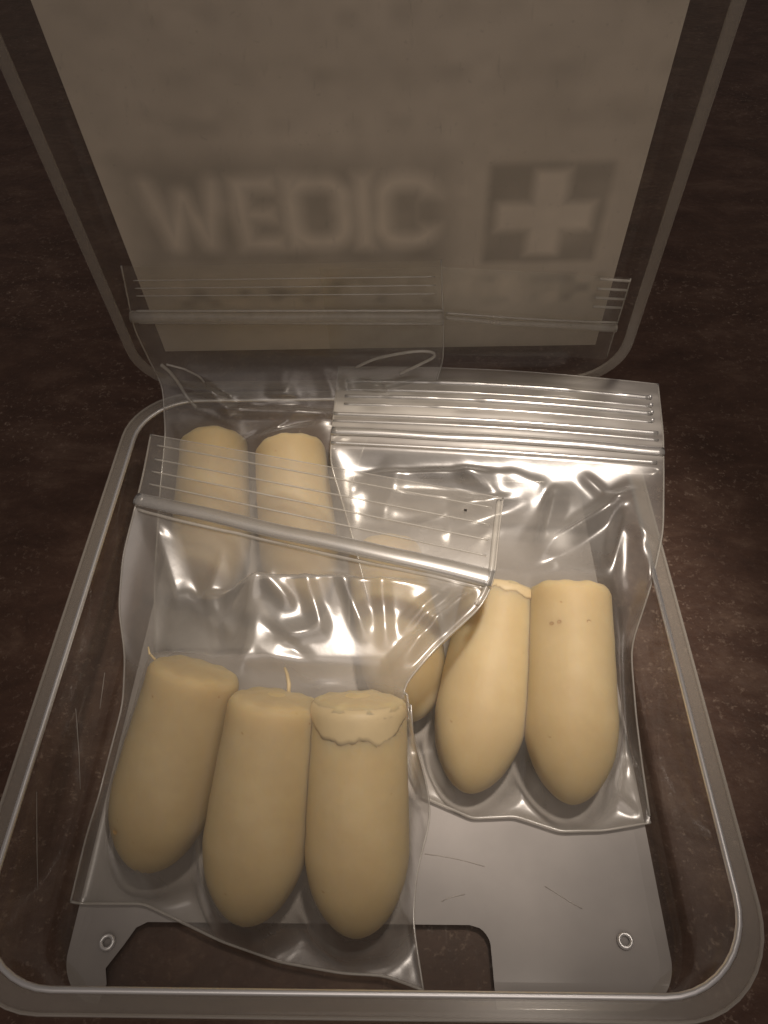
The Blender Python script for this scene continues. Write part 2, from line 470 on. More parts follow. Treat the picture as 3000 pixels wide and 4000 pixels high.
# printed label on the lid: paper sheet on the outside, its print shows faintly through
def sd_box(X, Y, x0, x1, y0, y1, shear=0.0, yc=0.0):
    Xs = X - shear * (Y - yc)
    cx, cy, hx, hy = (x0 + x1) / 2, (y0 + y1) / 2, (x1 - x0) / 2, (y1 - y0) / 2
    dx = np.abs(Xs - cx) - hx; dy = np.abs(Y - cy) - hy
    return np.minimum(np.maximum(dx, dy), 0) + np.hypot(np.maximum(dx, 0), np.maximum(dy, 0))
def sd_seg(X, Y, ax, ay, bx, by, w):
    dx, dy = bx - ax, by - ay
    t = np.clip(((X - ax) * dx + (Y - ay) * dy) / (dx * dx + dy * dy), 0, 1)
    return np.hypot(X - ax - t * dx, Y - ay - t * dy) - w
def soft(d, w=0.9): return np.clip(0.5 - d / (2 * w), 0, 1)
def vnoise(X, Y, scale, seed):
    r = np.random.RandomState(seed); T = r.rand(128, 128)
    x = X / scale + 200.3; y = Y / scale + 200.7
    xi = np.floor(x).astype(int); yi = np.floor(y).astype(int); fx = x - xi; fy = y - yi
    fx = fx * fx * (3 - 2 * fx); fy = fy * fy * (3 - 2 * fy)
    def t(i, j): return T[i % 128, j % 128]
    return (t(xi, yi) * (1 - fx) + t(xi + 1, yi) * fx) * (1 - fy) + (t(xi, yi + 1) * (1 - fx) + t(xi + 1, yi + 1) * fx) * fy

def lid_label():
    x0, x1, v0, v1 = -38.9, 40.3, 5.2, 93.0
    nx, ny = 240, 250
    xs = np.linspace(x0, x1, nx); vs = np.linspace(v0, v1, ny)
    X, Y = np.meshgrid(xs, vs)
    # white letters MEDI, upside down because the lid is open, and a white cross on a square
    lo, hi = 28.0, 41.2
    L = np.full_like(X, 99.0)
    for s in (sd_seg(X, Y, -32.6, 40.2, -30.6, 29.2, 1.2), sd_seg(X, Y, -30.6, 29.2, -27.6, 38.2, 1.2),
              sd_seg(X, Y, -27.6, 38.2, -24.9, 29.2, 1.2), sd_seg(X, Y, -24.9, 29.2, -22.6, 40.2, 1.2)): L = np.minimum(L, s)
    for s in (sd_box(X, Y, -20.2, -17.6, lo, hi), sd_box(X, Y, -20.2, -13.4, hi - 2.4, hi), sd_box(X, Y, -20.2, -13.9, 33.5, 35.7), sd_box(X, Y, -20.2, -13.2, lo, lo + 2.4)): L = np.minimum(L, s)
    dd = np.abs(sd_box(X, Y, -8.4, -6.3, lo + 4.2, hi - 4.2) - 2.9) - 1.25
    L = np.minimum(L, dd); L = np.minimum(L, sd_box(X, Y, -12.5, -10.0, lo, hi))
    L = np.minimum(L, sd_box(X, Y, -1.6, 0.9, lo, hi))
    cc = np.abs(sd_box(X, Y, 5.4, 7.0, lo + 4.2, hi - 4.2) - 2.9) - 1.25
    L = np.minimum(L, np.maximum(cc, -sd_box(X, Y, 6.8, 14.0, 31.9, 37.3)))
    ground = soft(sd_box(X, Y, -35.5, 11.5, 24.5, 43.2) - 0.8, 2.6)
    sq = soft(sd_box(X, Y, 18.9, 35.6, 25.2, 41.8) - 0.6, 0.7)
    C = np.minimum(sd_box(X, Y, 24.9, 30.1, 25.9, 41.3), sd_box(X, Y, 19.8, 34.6, 30.6, 35.8))
    tone = np.ones_like(X)
    tone *= 1 - 0.28 * ground * (1 - 0.95 * soft(L, 1.5)) * (0.65 + 0.7 * vnoise(X, Y, 5, 3))
    tone *= 1 - 0.30 * sq * (1 - soft(C, 0.9)) * (0.75 + 0.5 * vnoise(X, Y, 4, 5))
    tone *= 1 + 0.20 * soft(L, 1.3) + 0.18 * soft(C, 0.9)
    # unreadable blotches of smaller print, stains of the paper
    b = np.clip(vnoise(X, Y, 2.6, 11) - 0.45, 0, 1) * 2
    row = soft(np.abs(Y - 19) - 2.8, 1.0) * soft(np.abs(X - 2) - 37, 1.5)
    tone *= 1 - 0.45 * row * b * (0.6 + 0.6 * vnoise(X, Y * 0.3, 1.6, 12))
    tone *= 1 + 0.2 * row * np.clip(vnoise(X, Y * 0.35, 2.1, 13) * 2 - 0.9, 0, 1)
    for yc, seed in ((49.5, 21), (56.0, 22), (63.5, 24)):
        tone *= 1 - 0.13 * soft(np.abs(Y - yc) - 1.6, 1.2) * np.clip(vnoise(X, Y, 3.4, seed) * 2 - 0.8, 0, 1)
    tone *= 0.90 + 0.2 * vnoise(X, Y, 9, 31) * 0.6 + 0.08 * vnoise(X, Y, 2.2, 32)
    V = [tuple(lid_p(x, v, 5.75)) for x, v in zip(X.ravel(), Y.ravel())]
    F = [(j * nx + i, j * nx + i + 1, (j + 1) * nx + i + 1, (j + 1) * nx + i) for j in range(ny - 1) for i in range(nx - 1)]
    mt, nt, N, Lk = new_mat('lid_label_paper')
    out = N('ShaderNodeOutputMaterial'); p = N('ShaderNodeBsdfPrincipled')
    at = N('ShaderNodeAttribute'); at.attribute_name = 'print'
    mx = N('ShaderNodeMix'); mx.data_type = 'RGBA'; mx.blend_type = 'MULTIPLY'; mx.inputs[0].default_value = 1
    mx.inputs[6].default_value = (0.84, 0.765, 0.675, 1)
    Lk(at.outputs['Color'], mx.inputs[7]); Lk(mx.outputs[2], p.inputs['Base Color'])
    p.inputs['Roughness'].default_value = 0.8
    tlc = N('ShaderNodeBsdfTranslucent'); Lk(mx.outputs[2], tlc.inputs[0])
    ms = N('ShaderNodeMixShader'); ms.inputs[0].default_value = 0.15
    Lk(p.outputs[0], ms.inputs[1]); Lk(tlc.outputs[0], ms.inputs[2])
    Lk(ms.outputs[0], out.inputs[0])
    o = link('lid_label', V, F, mt, box, smooth=False)
    a = o.data.color_attributes.new('print', 'FLOAT_COLOR', 'POINT')
    tcol = np.stack([tone, tone, tone, np.ones_like(tone)], -1).reshape(-1)
    a.data.foreach_set('color', tcol.astype(np.float32))
    o['label'] = 'paper label with large white capitals and a cross seen through the lid'
    return o
lid_label()

# ------------------------------------------------------------------ suppositories
LEN, RMAX, RFLAT = 31.5, 6.9, 6.3
def supp_profile():
    pr = [(-0.55, 0.0), (-0.42, 2.6), (-0.12, RFLAT - 1.25), (0.2, RFLAT - 0.55), (0.7, RFLAT - 0.15), (1.3, RFLAT + 0.04)]
    for k in range(1, 9):
        t = k / 8; pr.append((1.3 + t * 18.2, RFLAT + 0.04 + (RMAX - RFLAT - 0.04) * (0.75 * t + 0.25 * math.sin(t * math.pi / 2))))
    for k in range(1, 17):
        u = math.sin(k / 16 * math.pi / 2); pr.append((19.5 + (LEN - 19.5) * u, RMAX * max(0.0, 1 - u ** 1.95) ** 0.56))
    return pr
PROF = supp_profile()
def supp_radius(a):
    xs = [p[0] for p in PROF[3:]]; ys = [p[1] for p in PROF[3:]]
    return np.interp(a, xs, ys, left=0, right=0)
def supp_mesh(seed):
    rnd = random.Random(seed); n = 40; V = []; F = []
    ph = [rnd.uniform(0, 6.28) for _ in range(6)]
    for i, (a, r) in enumerate(PROF):
        for k in range(n):
            q = 2 * math.pi * k / n
            w = 1 + 0.009 * math.sin(2 * q + ph[0] + a * .2) + 0.006 * math.sin(5 * q + ph[1] - a * .35) + 0.004 * math.sin(a * 1.1 + ph[2] + q)
            rag = 0.22 * math.sin(7 * q + ph[3]) * math.sin(3 * q + ph[4]) if 2 <= i <= 4 else 0
            V.append((r * w * math.cos(q), a + rag, r * w * math.sin(q)))
    for i in range(len(PROF) - 1):
        for k in range(n):
            k2 = (k + 1) % n
            F.append((i * n + k, i * n + k2, (i + 1) * n + k2, (i + 1) * n + k))
    return V, F
def flash_mesh(seed, a0, a1, length, lift=0.09):
    """ragged skin of wax left over the flat end: a lip that curls over onto the body"""
    rnd = random.Random(seed); n = 44; rows = 6; V = []; F = []
    top = [rnd.uniform(0.3, 1.5) for k in range(n + 1)]
    top = [(top[max(k - 1, 0)] + 1.4 * top[k] + top[min(k + 1, n)]) / 3.4 for k in range(n + 1)]
    for _ in range(2): top = [(top[max(k - 1, 0)] + top[k] + top[min(k + 1, n)]) / 3 for k in range(n + 1)]
    top = [0.75 + 0.9 * (x - 0.75) for x in top]
    for _ in range(3): top = [(top[max(k - 1, 0)] + top[k] + top[min(k + 1, n)]) / 3 for k in range(n + 1)]
    top = [x + rnd.uniform(-0.04, 0.04) for x in top]
    top = [length * (0.35 + 0.65 * math.sin(math.pi * (k / n)) ** 0.8) * top[k] for k in range(n + 1)]
    for layer in (-0.25, lift):
        for j in range(rows + 1):
            for k in range(n + 1):
                q = math.radians(a0 + (a1 - a0) * k / n)
                a = 0.25 + max(top[k] - 0.25, 0.3) * j / rows
                r = (float(supp_radius(max(a, 0.15))) + layer * (1.0 if 0 < j < rows - 1 else (0.65 if j == rows - 1 else 0.25))) * (1 + 0.002 * math.sin(9 * q + j))
                V.append((r * math.cos(q), a, r * math.sin(q)))
    W = n + 1; off = (rows + 1) * W
    for j in range(rows):
        for k in range(n):
            b = j * W + k
            F.append((b, b + W, b + W + 1, b + 1)); F.append((off + b, off + b + 1, off + b + W + 1, off + b + W))
    for k in range(n):
        F.append((k, k + 1, off + k + 1, off + k)); b = rows * W + k
        F.append((b, off + b, off + b + 1, b + 1))
    for j in range(rows):
        b = j * W; F.append((b, off + b, off + b + W, b + W)); b = j * W + n
        F.append((b, b + W, off + b + W, off + b))
    return V, F

SUPPS = []   # surface samples of each one, for the film solver
def place(name, flat, tip, label, seed, group):
    V, F = supp_mesh(seed)
    fl = Vector(flat); ax = (Vector(tip) - fl); ln = ax.length; ax.normalize()
    V = [(v[0], v[1] * ln / LEN, v[2]) for v in V]
    o = link(name, V, F, M_WAX)
    recalc(o)
    xa = ax.cross(Vector((0, 0, 1))).normalized(); za = xa.cross(ax).normalized()
    mm = Matrix((xa, ax, za)).transposed().to_4x4(); mm.translation = fl * S
    o.matrix_world = mm
    o['label'] = label; o['category'] = 'suppository'; o['group'] = group
    a = np.concatenate([np.zeros(30), np.linspace(0, LEN, 180)]); r = np.concatenate([np.linspace(0, RFLAT, 30), supp_radius(np.clip(np.linspace(0, LEN, 180), 0.5, LEN))])
    q = np.linspace(0, 2 * np.pi, 160)
    A, Q = np.meshgrid(a * ln / LEN, q); R, _ = np.meshgrid(r, q)
    P = np.array(fl) + A[..., None] * np.array(ax) + (R * np.cos(Q))[..., None] * np.array(xa) + (R * np.sin(Q))[..., None] * np.array(za)
    SUPPS.append(P.reshape(-1, 3))
    return o
G = 'waxy suppositories in the bags'
A1 = place('suppository', (-23.2, -58.8, 22.6), (-30.8, -79.9, 4.6), 'waxy suppository lying askew by the left wall, leftmost of the front three', 11, G)
A2 = place('suppository', (-11.6, -63.4, 22.9), (-16.0, -86.4, 4.1), 'middle suppository of the three in the front bag, nose toward the thumb notch', 12, G)
A3 = place('suppository', (-0.7, -63.8, 23.4), (-1.1, -87.7, 4.1), 'suppository with ragged wax cap on its flat end, rightmost in the front bag', 13, G)
B1 = place('suppository', (1.6, -28.5, 9.4), (6.6, -58.6, 6.2), 'suppository mostly hidden under the front bag, between its capped one and the right pair', 14, G)
B2 = place('suppository', (21.0, -39.9, 13.4), (14.1, -69.3, 5.2), 'suppository in the right bag slanting left, its flat end under the front bag zip', 15, G)
B3 = place('suppository', (30.8, -41.5, 16.4), (28.9, -70.9, 5.2), 'suppository nearest the right wall of the box, with small pits across it', 16, G)
C1 = place('suppository', (-30.6, -6.0, 14.4), (-28.2, -36.3, 6.2), 'suppository in the back bag near the left rear corner, behind the front zip', 17, G)
C2 = place('suppository', (-15.7, -9.4, 16.2), (-11.6, -39.0, 6.2), 'suppository in the back bag with a bright film crinkle at its flat end', 18, G)
def flash(o, seed, a0, a1, ln):
    V, F = flash_mesh(seed, a0, a1, ln)
    V = [(v[0], v[1], v[2]) for v in V]
    f = link('wax_flash', V, F, M_FLASH, o); recalc(f)
flash(A3, 3, 5, 178, 4.6)
flash(B2, 5, 40, 160, 2.4)
def sliver(o, pts, r0):
    V, F = tube(pts, [r0 * (0.5 + 0.5 * math.sin(math.pi * min(1, 0.25 + k / (len(pts) - 1) * 0.75))) for k in range(len(pts))], 6)
    link('wax_sliver', V, F, M_FLASH, o)
sliver(A1, [(5.3, 1.0, 0.5), (6.2, 0.3, 0.8), (6.9, -0.1, 0.9), (7.4, -0.9, 0.8)], 0.2)
sliver(A2, [(-0.6, 0.3, -3.9), (-0.3, -1.0, -4.6), (0.3, -2.2, -5.2), (0.9, -3.0, -5.6)], 0.3)
# pits on the right-hand one, a nick on the left-hand one
def pit(o, q_deg, a, sx, sy):
    q = math.radians(q_deg); r = float(supp_radius(a)) + 0.01
    V, F = [], []; n = 12
    c = (r * math.cos(q), a, r * math.sin(q))
    for ring, rr in ((0, 1.0), (1, 0.55)):
        for k in range(n):
            b = 2 * math.pi * k / n
            dq = sx * rr * math.cos(b) / r
            V.append(((r - 0.02 * ring) * math.cos(q + dq), a + sy * rr * math.sin(b), (r - 0.02 * ring) * math.sin(q + dq)))
    V.append(((r - 0.05) * math.cos(q), a, (r - 0.05) * math.sin(q)))
    F = [(k, (k + 1) % n, n + (k + 1) % n, n + k) for k in range(n)] + [(n + k, n + (k + 1) % n, 2 * n) for k in range(n)]
    link('pit', V, F, M_PIT, o)
M_PIT = simple('pit_wax', (0.42, 0.27, 0.12), 0.7, 0.1, 300)
for q, a in ((68, 6.6), (90, 6.5), (106, 6.4), (58, 6.8)):
    pit(B3, q, a, 0.36, 0.3)
pit(A1, 70, 22.0, 0.45, 0.26)

# ------------------------------------------------------------------ zip bags
HX0, HY0, HSTEP, HNX, HNY = -45.0, -98.0, 0.4, 226, 250
def supp_top(x, y, names, sign=1):
    """height of the upper (or lower) surface of the listed suppositories at x,y ; -99 (or 99) where none"""
    H = np.full(HNX * HNY, -99.0 if sign > 0 else 99.0)
    for P in names:
        k = np.clip(((P[:, 0] - HX0) / HSTEP).round().astype(int), 0, HNX - 1) + HNX * np.clip(((P[:, 1] - HY0) / HSTEP).round().astype(int), 0, HNY - 1)
        (np.maximum if sign > 0 else np.minimum).at(H, k, P[:, 2])
    H = H.reshape(HNY, HNX)
    gx = np.clip((x - HX0) / HSTEP, 0, HNX - 1.001); gy = np.clip((y - HY0) / HSTEP, 0, HNY - 1.001)
    i, j = gx.astype(int), gy.astype(int); fx, fy = gx - i, gy - j
    c = [H[j, i], H[j, i + 1], H[j + 1, i], H[j + 1, i + 1]]
    bad = (np.abs(np.array(c)) > 90).any(0)
    v = (c[0] * (1 - fx) + c[1] * fx) * (1 - fy) + (c[2] * (1 - fx) + c[3] * fx) * fy
    near = np.max(c, 0) if sign > 0 else np.min(c, 0)
    return np.where(bad, near, v)

def curve_t(pts, t):
    p = np.array(pts, float); d = np.r_[0, np.cumsum(np.linalg.norm(np.diff(p, axis=0), axis=1))]; d /= d[-1]
    return np.stack([np.interp(t, d, p[:, i]) for i in range(3)], -1)
def smooth_curve(pts, t, k=9):
    c = curve_t(pts, t)
    pad = np.pad(c, ((k, k), (0, 0)), mode='edge')
    # reflect so the ends stay put
    for i in range(k):
        pad[i] = 2 * c[0] - c[k - i]; pad[-1 - i] = 2 * c[-1] - c[-1 - (k - i)]
    ker = np.hanning(2 * k + 3)[1:-1]; ker /= ker.sum()
    return np.stack([np.convolve(pad[:, i], ker, 'valid') for i in range(3)], -1)

def grid_from(Lc, Rc, Bc, ns, nt, knots=None):
    t = np.linspace(0, 1, nt); s = np.linspace(0, 1, ns)
    Lp = smooth_curve(Lc, t); Rp = smooth_curve(Rc, t)
    P = (1 - s)[None, :, None] * Lp[:, None, :] + s[None, :, None] * Rp[:, None, :]
    if Bc is not None:
        b = smooth_curve(Bc, s, 5); rul = P[-1]
        P = P + (t ** 5)[:, None, None] * (b - rul)[None]
    return P

def relax(z, fixed, lo, hi, n, sag=0.0):
    z = z.copy()
    for _ in range(n):
        a = z.copy()
        a[1:-1, 1:-1] = 0.25 * (z[:-2, 1:-1] + z[2:, 1:-1] + z[1:-1, :-2] + z[1:-1, 2:]) - sag
        a = np.clip(a, lo, hi)
        z = np.where(fixed, z, a)
    return z

def soften(z, fixed, n):
    for _ in range(n):
        a = z.copy(); a[1:-1, 1:-1] = 0.5 * z[1:-1, 1:-1] + 0.125 * (z[:-2, 1:-1] + z[2:, 1:-1] + z[1:-1, :-2] + z[1:-1, 2:])
        z = np.where(fixed, z, a)
    return z

def creases(X, Y, folds):
    """folds: (x0,y0,x1,y1,height,width) sharp tent-shaped ridges on the film, fading to their ends"""
    Z = np.zeros_like(X)
    for f in folds:
        x0, y0, x1, y1, h, w = f[:6]; skew = f[6] if len(f) > 6 else 0.5
        dx, dy = x1 - x0, y1 - y0; L = math.hypot(dx, dy); dx /= L; dy /= L
        a = ((X - x0) * dx + (Y - y0) * dy) / L; d = (X - x0) * -dy + (Y - y0) * dx
        env = np.clip(np.minimum(a + .08, 1.08 - a) / 0.35, 0, 1); env = env * env * (3 - 2 * env)
        wl, wr = w * skew * 2, w * (1 - skew) * 2
        tent = np.where(d < 0, np.clip(1 + d / wl, 0, 1), np.clip(1 - d / wr, 0, 1))
        Z += h * env * (0.65 * tent + 0.35 * tent * tent)
    return Z
def crumple(X, Y, seed, n, x0, x1, y0, y1, h, lmin=4, lmax=16, w=1.6):
    r = random.Random(seed); fs = []
    for _ in range(n):
        cx, cy = r.uniform(x0, x1), r.uniform(y0, y1); q = r.uniform(0, math.pi); l = r.uniform(lmin, lmax) / 2
        fs.append((cx - l * math.cos(q), cy - l * math.sin(q), cx + l * math.cos(q), cy + l * math.sin(q),
                   h * r.uniform(0.3, 1) * r.choice((1, 1, -0.7)), w * r.uniform(0.5, 1.5), r.uniform(0.25, 0.75)))
    return creases(X, Y, fs)

def sheet(name, P, mat, parent, cling=None, milk_glare=None):
    nt, ns, _ = P.shape
    V = [tuple(p) for p in P.reshape(-1, 3)]
    F = [(j * ns + i, (j + 1) * ns + i, (j + 1) * ns + i + 1, j * ns + i + 1) for j in range(nt - 1) for i in range(ns - 1)]
    o = link(name, V, F, mat, parent)
    if cling is not None:
        a = o.data.attributes.new('cling', 'FLOAT', 'POINT'); a.data.foreach_set('value', cling.reshape(-1).astype(np.float32))
    if milk_glare is not None:
        a = o.data.attributes.new('milk_glare', 'FLOAT', 'POINT'); a.data.foreach_set('value', milk_glare.reshape(-1).astype(np.float32))
    return o
def cling_of(P, S_):
    d = P[..., 2] - supp_top(P[..., 0], P[..., 1], S_)
    c = np.clip((5.5 - d) / 3.0, 0, 1)
    for _ in range(6):
        c[1:-1, 1:-1] = (c[1:-1, 1:-1] * 2 + c[:-2, 1:-1] + c[2:, 1:-1] + c[1:-1, :-2] + c[1:-1, 2:]) / 6
    return c
def along(P, t, s0=0.0, s1=1.0, lift=0.1, n=60):
    """points along the film at constant t, a little above it"""
    nt, ns, _ = P.shape
    j = t * (nt - 1); j0 = int(min(j, nt - 2)); f = j - j0
    row = P[j0] * (1 - f) + P[j0 + 1] * f
    s = np.linspace(s0, s1, n); x = np.linspace(0, 1, ns)
    q = np.stack([np.interp(s, x, row[:, i]) for i in range(3)], -1)
    q[:, 2] += lift
    return [tuple(p) for p in q]
def bar(name, pts, r, mat, parent, sides=8, flat=1.0, wob=0.0):
    if wob:
        n = len(pts); pts = [(p[0], p[1] + wob * math.sin(k * 0.21 + p[0]*0.05) * math.sin(k * 0.083), p[2] + wob * 0.7 * math.sin(k * 0.17 + 1)) for k, p in enumerate(pts)]
    V, F = tube(pts, r, sides, flat); return link(name, V, F, mat, parent)
def edge_seam(P, side, parent, r=0.16):
    nt = P.shape[0]; c = P[::3, side]
    bar('side_seam', [tuple(p) for p in c], r, M_SEAM, parent, 6)

def rimfloor(X, Y):
    """lowest a film may lie: on the tray floor, its walls, its rim"""
    e = np.maximum(np.abs(X) - 38.6, 0)
    z = 1.55 + 0.10 * e ** 2 * 4
    z = np.where((np.abs(X) > 41.6), 21.9, z)
    return np.minimum(z, 21.9)

# -- the front bag with three suppositories
A_L = [(-37.0, -17.3, 27.2), (-36.4, -26.1, 27), (-36.6, -32.8, 26), (-38.2, -38.8, 22), (-38.8, -45.2, 17), (-38.0, -50.4, 12), (-38.4, -56.2, 7), (-40.0, -65.4, 3.4), (-40.4, -75.0, 2.4), (-40.3, -83.6, 2.2)]
A_R = [(20.5, -32.2, 27.2), (19.2, -39.8, 27.0), (18.2, -46.6, 26.0), (16.4, -50.0, 24.5), (9.6, -56.8, 24.5), (4.9, -62.1, 23.0), (6.0, -63.7, 18.0), (6.7, -65.6, 14.0), (8.3, -69.4, 9.0), (8.9, -72.9, 6.0), (6.7, -79.9, 3.2), (6.2, -85.5, 2.3), (7.5, -93.5, 2.2)]
A_B = [(-40.3, -83.6, 2.2), (-30.6, -83.5, 2.0), (-19.3, -88.0, 2.0), (-11.1, -90.4, 2.0), (-2.9, -91.6, 2.0), (2.5, -91.8, 2.0), (7.5, -93.4, 2.2)]
SA = [s for s in SUPPS[:3]]; SB = SUPPS[3:6]; SC = SUPPS[6:8]
def bag_front():
    root = thing('zip_bag', 'clear zip bag lying in front, sealed zip slanting over the back suppositories', 'zip bag', 'clear zip bags in the box')
    ns, nt = 150, 190
    P = grid_from(A_L, A_R, A_B, ns, nt)
    X, Y = P[..., 0], P[..., 1]
    tz = 0.195
    tt = np.linspace(0, 1, nt)[:, None] * np.ones((1, ns)); ss = np.linspace(0, 1, ns)[None] * np.ones((nt, 1))
    lo = np.maximum(supp_top(X, Y, SA) + 0.5, np.maximum(supp_top(X, Y, SB + SC) + 1.6, rimfloor(X, Y) + 0.5))
    fixed = np.zeros((nt, ns), bool); fixed[:, 0] = fixed[:, -1] = True; fixed[-1] = True; fixed |= tt < tz
    z = relax(P[..., 2], fixed, lo, 60.0, 500, (0.004 + 0.003 * np.exp(-((Y + 56) / 5.0) ** 2) * np.clip((tt - 0.22) / 0.06, 0, 1) + 0.06 * np.clip((tt - 0.55) / 0.06, 0, 1))[1:-1, 1:-1])
    mask = np.clip((tt - tz) / 0.05, 0, 1) * np.clip(ss / 0.05, 0, 1) * np.clip((1 - ss) / 0.04, 0, 1) * np.clip((1 - tt) / 0.04, 0, 1)
    # the taut panel that slopes down from the zip to the three flat ends
    edge = lambda v, a, b, w: np.clip((v - a) / w + 0.5, 0, 1) * np.clip((b - v) / w + 0.5, 0, 1)
    wp = edge(X, -19, 30, 6.0) * edge(Y, -59.5, -45.2, 3.0) * np.clip((tt - tz) / 0.02, 0, 1) * np.clip((1 - ss) / 0.03, 0, 1)
    z = np.where(fixed, z, z * (1 - wp) + wp * (25.0 + 0.26 * (Y + 50) - 0.06 * X))
    z = np.maximum(z, lo)
    z = soften(z, fixed, 8)
    contact = np.clip((z - supp_top(X, Y, SA) - 0.2) / 1.5, 0.05, 1)
    W = creases(X, Y, [(-34, -33, -28.5, -47, 1.6, 2.6, .35), (-31, -45.5, 14, -47.5, 1.5, 2.6, .7), (-24, -46, -19, -53, 1.3, 1.6), (-26.5, -46.5, -20, -52, .8, 1.3),
                       (-9, -46, -5.5, -55, 1.2, 1.6), (-4, -46, 0, -55, 1.4, 1.7, .3), (2, -46, 3, -56, 1.0, 1.5), (16.5, -46.5, 3.0, -60, 2.2, 2.3, .45), (12, -47.5, 5, -54, 1.3, 1.5, .6), (-15, -46.5, -10, -51, .9, 1.5),
                       (5.8, -76, 1.5, -93, .8, 1.4), (6.6, -70, 4, -84, .9, 1.0)])
    W += crumple(X, Y, 5, 12, -36, 14, -60, -36, 0.8, 6, 17, 3.2)
    W += crumple(X, Y, 8, 15, -36, 12, -60, -47, 1.0, 6, 13, 3.4)
    W += crumple(X, Y, 6, 30, -40, 8, -94, -56, 0.4, 4, 12, 1.6)
    P[..., 2] = soften(np.maximum(z + W * mask * contact, lo - 0.3), fixed, 2)
    MA = 0.04 + 0.13 * np.clip((0.55 - tt) / 0.1, 0, 1) * np.clip((tt - 0.19) / 0.02, 0, 1) * (0.6 + 0.8 * vnoise(X, Y, 5, 77)) + 0.10 * np.clip((0.52 - tt) / 0.1, 0, 1) * np.clip((tt - 0.3) / 0.06, 0, 1) * np.clip((ss - 0.5) / 0.3, 0, 1)  # film's own milkiness, plus its broad glare painted in as haze
    sheet('front_film', P, M_FILM, root, cling_of(P, SA), MA)
    # lower film
    Q = P.copy()
    low = np.maximum(supp_top(X, Y, SB + SC) + 0.9, rimfloor(X, Y))
    under = supp_top(X, Y, SA, -1) - 0.12
    zq = relax(P[..., 2] - 0.45, fixed, low, np.minimum(P[..., 2] - 0.25, np.maximum(under, 1.5)), 260, 0.03)
    Q[..., 2] = np.minimum(zq, P[..., 2] - 0.12)
    sheet('back_film', Q, M_BACK, root)
    for t in (0.030, 0.072, 0.108, 0.142):
        bar('zip_ridge', along(P, t, 0.025, 0.975, 0.06), 0.15, M_SEAM, root)
    bar('zip_closure', along(P, 0.186, 0.0, 1.0, 0.2), [1.2 + 0.3 * k / 59 for k in range(60)], M_ZIP, root, 18, 0.5, 0.12)
    bar('zip_ridge', along(P, 0.207, 0.01, 0.99, 0.15), 0.28, M_SEAM, root)
    bar('mouth_edge', along(P, 0.0, 0, 1, 0.0), 0.1, M_SEAM, root, 6)
    edge_seam(P, 0, root); edge_seam(P, -1, root)
    p0 = along(P, 0.05, 0.905, 0.912, 0.25, 2)
    bar('dark_speck', p0, 0.16, M_SPECK, root, 8)
    weld = [tuple(p + np.array([-0.5, 0.15, 0.12])) for p in P[2:int(nt * 0.25):2, -1]]
    bar('side_weld', weld, 0.42, M_SEAM, root, 8)
    bar('bottom_seam', along(P, 1.0, 0, 1, 0.05, 80), 0.2, M_SEAM, root, 6)
    return P
PA = bag_front()

